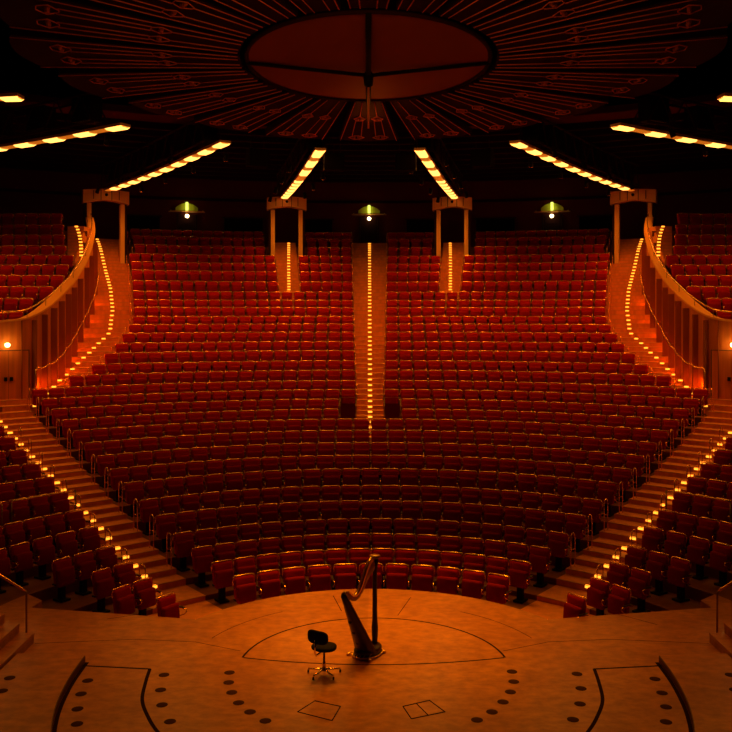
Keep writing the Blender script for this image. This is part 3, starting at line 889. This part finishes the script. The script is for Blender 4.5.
# black speaker boxes below the rear canopy edge
for k, (X, nm) in enumerate(((-4.1, 'leftmost'), (-1.35, 'left middle'), (1.35, 'right middle'), (4.1, 'rightmost'))):
    a = math.asin(X/9.3); t = empty('hanging_loudspeaker', (X, CYO+9.45*cos(a), 11.5), -a)
    tag(t, '%s black loudspeaker box hanging under the rear canopy edge' % nm, 'loudspeaker', 'loudspeakers under the canopy edge')
    M().box((0, 0, -.1), (.75, .45, .62)).build('cabinet', 'void', t); M().box((0, -.23, -.1), (.66, .02, .52)).build('grille', 'void', t)
    for e in (-.25, .25): M().tube([(e, 0, .2), (e, 0, .6)], .015, 5).build('bracket', 'steel', t)

# ------------------------------------------------------------------ harp
def harp():
    C = Vector((.05, .42, 0)); u = Vector((-.6, -.8, 0)); n = Vector((.8, -.6, 0))
    t = empty('harp', (C.x, C.y, 0)); tag(t, 'dark wooden concert pedal harp standing alone at centre stage', 'harp')
    W = lambda a, z, b=0: u*a+n*b+Vector((0, 0, z))
    # soundbox: rounded shell, wide at the foot
    rings = []
    for i in range(13):
        q = i/12; a = .23+(.845-.23)*q; z = .10+(1.17-.10)*q; hw = .215-.165*q**.9; dp = .17-.10*q
        ring = []
        ax = Vector((u.x*.5, u.y*.5, .866)).normalized(); out = (u*.88-Vector((0, 0, .47))).normalized()
        for k in range(12):
            ang = pi*k/11; ring.append(W(a, z)+n*(-hw*cos(ang))+out*(dp*sin(ang))*1.0)
        rings.append(ring)
    top = rings[-1]; ctr = sum(top, Vector())/len(top)
    rings.append([ctr+(p-ctr)*.45+Vector((0, 0, .04))+u*.0 for p in top])
    sb = M().loft(rings, True, True).build('soundbox', 'harp', t)
    for z0 in (.35, .55, .75): 
        q = (z0-.1)/1.07; a = .23+.615*q+.14-.09*q; c = W(a, z0-.07)
        M().lathe([(.0, 0), (.035, 0), (.035, .006), (.0, .006)], n=10, cap=False).build('sound_hole', 'black', sb).matrix_local = Matrix.Translation(c) @ u.to_track_quat('Z', 'Y').to_matrix().to_4x4()
    # soundboard edge strip
    for sg in (-1, 1):
        M().tube([W(.23, .10, sg*.195), W(.845, 1.17, sg*.045)], .012, 6).build('edge_moulding', 'neck', t)
    # neck (harmonic curve)
    path = [(.00, 1.55), (.06, 1.53), (.13, 1.48), (.20, 1.41), (.27, 1.32), (.34, 1.22), (.41, 1.13), (.48, 1.07), (.56, 1.045), (.64, 1.06), (.71, 1.11), (.77, 1.165), (.83, 1.19), (.87, 1.17)]
    wid = [.19, .20, .20, .17, .14, .12, .11, .105, .10, .095, .09, .085, .08, .06]
    rings = []; plate = []
    for i, ((a, z), w_) in enumerate(zip(path, wid)):
        p0 = path[max(i-1, 0)]; p1 = path[min(i+1, len(path)-1)]; dx, dz = p1[0]-p0[0], p1[1]-p0[1]; l = math.hypot(dx, dz)
        na, nz = -dz/l, dx/l
        na, nz = (-na, -nz) if nz < 0 else (na, nz)
        f = lambda o, b: W(a+na*o, z+nz*o, b)
        h = w_/2; lo = -h*1.25 if i < 4 else -h
        rings.append([f(h, -.018), f(h, .018), f(h*.7, .032), f(lo*.7, .032), f(lo, .018), f(lo, -.018), f(lo*.7, -.032), f(h*.7, -.032)])
        plate.append((f(h*.75, -.036), f(h*.15, -.036)))
        plate[-1] = (f(h*.95, -.036), f(h*.45, -.036), f(h*.95, .036), f(h*.45, .036), f(h*1.02, 0))
    nk = M().loft(rings, True, True).build('neck', 'neck', t)
    vs = []; fs = []
    for p in plate[1:-2]: vs += [p[0]+(p[2]-p[0])*-.03, p[1]+(p[3]-p[1])*-.03, p[0]+(p[2]-p[0])*1.03, p[1]+(p[3]-p[1])*1.03]
    for i in range(len(plate)-4):
        o = 4*i; fs += [(o, o+1, o+5, o+4), (o+2, o+6, o+7, o+3)]
    M().add(vs, fs).build('action_plate', 'gold', nk)
    M().tube([p[4] for p in plate[1:-2]], .008, 5).build('tuning_pin_row', 'gold', nk)
    # column
    prof = [(.060, .06), (.062, .12), (.045, .16), (.052, .24), (.058, .4), (.044, .55), (.040, 1.0), (.040, 1.35), (.05, 1.45), (.06, 1.55), (.05, 1.585)]
    M().lathe(prof, n=16).build('column', 'harp', t)
    M().lathe([(.05, 1.575), (.088, 1.59), (.098, 1.61), (.092, 1.635), (.04, 1.645)], n=20).build('crown', 'neck', t)
    # base with feet and pedals
    rr = []
    for z, e in ((.03, 0), (.11, 0), (.135, -.02)):
        ring = []
        for k in range(20):
            ang = 2*pi*k/20; ring.append(W(.20+(.29+e)*cos(ang), z, (.205+e)*sin(ang)))
        rr.append(ring)
    M().loft(rr, True, True).build('base', 'harp', t)
    M().tube([W(.20+.305*cos(2*pi*k/28), .028, .22*sin(2*pi*k/28)) for k in range(28)], .014, 6, close=True).build('base_trim', 'gold', t)
    for a, b in ((.42, .20), (.42, -.20), (.02, .17), (.02, -.17)):
        M().tube([W(a, .03, b), W(a+(.05 if a > .2 else -.05), .012, b*1.25)], [.03, .022], 8).build('foot', 'gold', t)
    for k in range(7):
        b = -.17+.34*k/6; a = .20+.29*sqrt(max(0, 1-(b/.205)**2))-.02
        M().tube([W(a, .07, b), W(a+.10, .045, b*1.15)], .008, 5).build('pedal', 'gold', t)
    for k in range(34):
        q = (k+.5)/34; a = .12+.66*q
        j = max(0, min(len(path)-2, next((i for i in range(len(path)-1) if path[i][0] <= a <= path[i+1][0]), 0)))
        (a0, z0), (a1, z1) = path[j], path[j+1]; zt = z0+(z1-z0)*(a-a0)/(a1-a0)-.05
        ab = .25+(.82-.25)*(q*.97); zb = .10+1.07*(ab-.23)/.615
        if zt > zb+.02: M().tube([W(a, zt), W(ab, zb)], .0011, 3, False).build('string', 'string', t)
harp()

# ------------------------------------------------------------------ harpist's swivel chair
def stool():
    t = empty('swivel_chair', (-.77, -.6, 0)); tag(t, 'small black swivel chair with five-star base, left of the harp', 'chair')
    F = Vector((.52, .85, 0)).normalized(); Rr = Vector((F.y, -F.x, 0)); Z = Vector((0, 0, 1))
    for k in range(5):
        a = pi/2+2*pi*k/5; e = Vector((cos(a)*.27, sin(a)*.27, .06))
        l = M().tube([(0, 0, .10), tuple(e*.55+Z*.035), tuple(e+Z*.005)], [.02, .015, .012], 6).build('leg', 'chrome', t)
        M().tube([tuple(e-Vector((.014, 0, .035))), tuple(e+Vector((.014, 0, -.035)))], .025, 10).build('castor', 'black', l)
    M().tube([(0, 0, .06), (0, 0, .20), (0, 0, .21), (0, 0, .41)], [.03, .026, .018, .018], 10).build('post', 'chrome', t)
    rings = []
    for z, e in ((.405, .75), (.42, 1), (.45, 1.02), (.468, .95), (.475, .6)):
        ring = []
        for k in range(22):
            a = 2*pi*k/22; ra = .205*cos(a)*e; rb = .20*sin(a)*e*(1-.22*cos(a))
            ring.append(F*(ra+.03)+Rr*rb+Z*(z-(.02*cos(a)**2 if cos(a) > 0 else 0)))
        rings.append(ring)
    M().loft(rings, True, True).build('seat', 'blackfab', t)
    M().tube([tuple(-F*.02+Z*.40), tuple(-F*.22+Z*.37), tuple(-F*.26+Z*.42), tuple(-F*.235+Z*.62)], .014, 6).build('back_support', 'chrome', t)
    rings = []
    for off_, e in ((0, .8), (.012, 1), (.04, 1), (.055, .75)):
        ring = []
        for k in range(24):
            a = 2*pi*k/24; cx = math.copysign(abs(cos(a))**.55, cos(a))*.19*e; cz_ = math.copysign(abs(sin(a))**.6, sin(a))*.105*e
            ring.append(-F*(.23-off_-.9*cx*cx)+Rr*cx+Z*(.655+cz_))
        rings.append(ring)
    M().loft(list(reversed(rings)), True, True).build('backrest', 'blackfab', t)
stool()

# ------------------------------------------------------------------ lights: stage spots from the canopy, added fill from the orchestra side
def spotl(loc, target, energy, size, blend, col, soft=.3, name='stage_spot'):
    li = bpy.data.lights.new(name, 'SPOT'); li.energy = energy; li.spot_size = radians(size); li.spot_blend = blend; li.color = col; li.shadow_soft_size = soft
    o = bpy.data.objects.new(name, li); COL.objects.link(o); o.location = loc
    o.rotation_euler = (Vector(target)-Vector(loc)).to_track_quat('-Z', 'Y').to_euler()
spotl((0, 6.6, 12.3), (0, 1.9, 0), 11500, 38, 1.0, (1, .37, .008), 2.2)
for s in (-1, 1):
    spotl((s*5.5, 7.0, 12.3), (s*3.6, -1.4, 0), 1700, 48, 1., (1, .27, .006), 1.2)
def area(loc, target, sx, sy, e, col, name):
    li = bpy.data.lights.new(name, 'AREA'); li.shape = 'RECTANGLE'; li.size = sx; li.size_y = sy; li.energy = e; li.color = col
    o = bpy.data.objects.new(name, li); COL.objects.link(o); o.location = loc
    o.rotation_euler = (Vector(target)-Vector(loc)).to_track_quat('-Z', 'Y').to_euler()
area((0, 1.5, 12.4), (0, 22, 4), 7, .6, 60, (1, .33, .02), 'added_orchestra_fill')  # added unseen fill light for the seat fronts and frames; no bridge is built here
area((0, 12.5, 12.2), (0, 12.6, 0), 8, 3.5, 250, (1, .36, .02), 'canopy_downlight')

spotl((0, 16.6, 11.2), (0, 11.6, 12.8), 60, 75, 1., (1, .16, .01), .3, 'canopy_uplight')
w = bpy.data.worlds.new('World'); SC.world = w; w.use_nodes = True
w.node_tree.nodes['Background'].inputs[0].default_value = (.5, .05, .02, 1); w.node_tree.nodes['Background'].inputs[1].default_value = .004

cam = bpy.data.cameras.new('Camera'); co = bpy.data.objects.new('Camera', cam); COL.objects.link(co)
cam.sensor_width = 36; cam.lens = 900/732*36; cam.shift_x = -2.4/732; cam.shift_y = -54/732
co.location = (-.06, CAMY, CAMZ); co.rotation_euler = (pi/2, 0, 0); cam.clip_end = 200
SC.camera = co
SC.view_settings.view_transform = 'Standard'; SC.view_settings.look = 'None'; SC.view_settings.exposure = 0; SC.view_settings.gamma = 1; SC.view_settings.use_curve_mapping = False
SC.cycles.use_denoising = True
try: SC.cycles.denoiser = 'OPENIMAGEDENOISE'
except Exception: pass
SC.cycles.use_light_tree = True
SC.cycles.max_bounces = 6
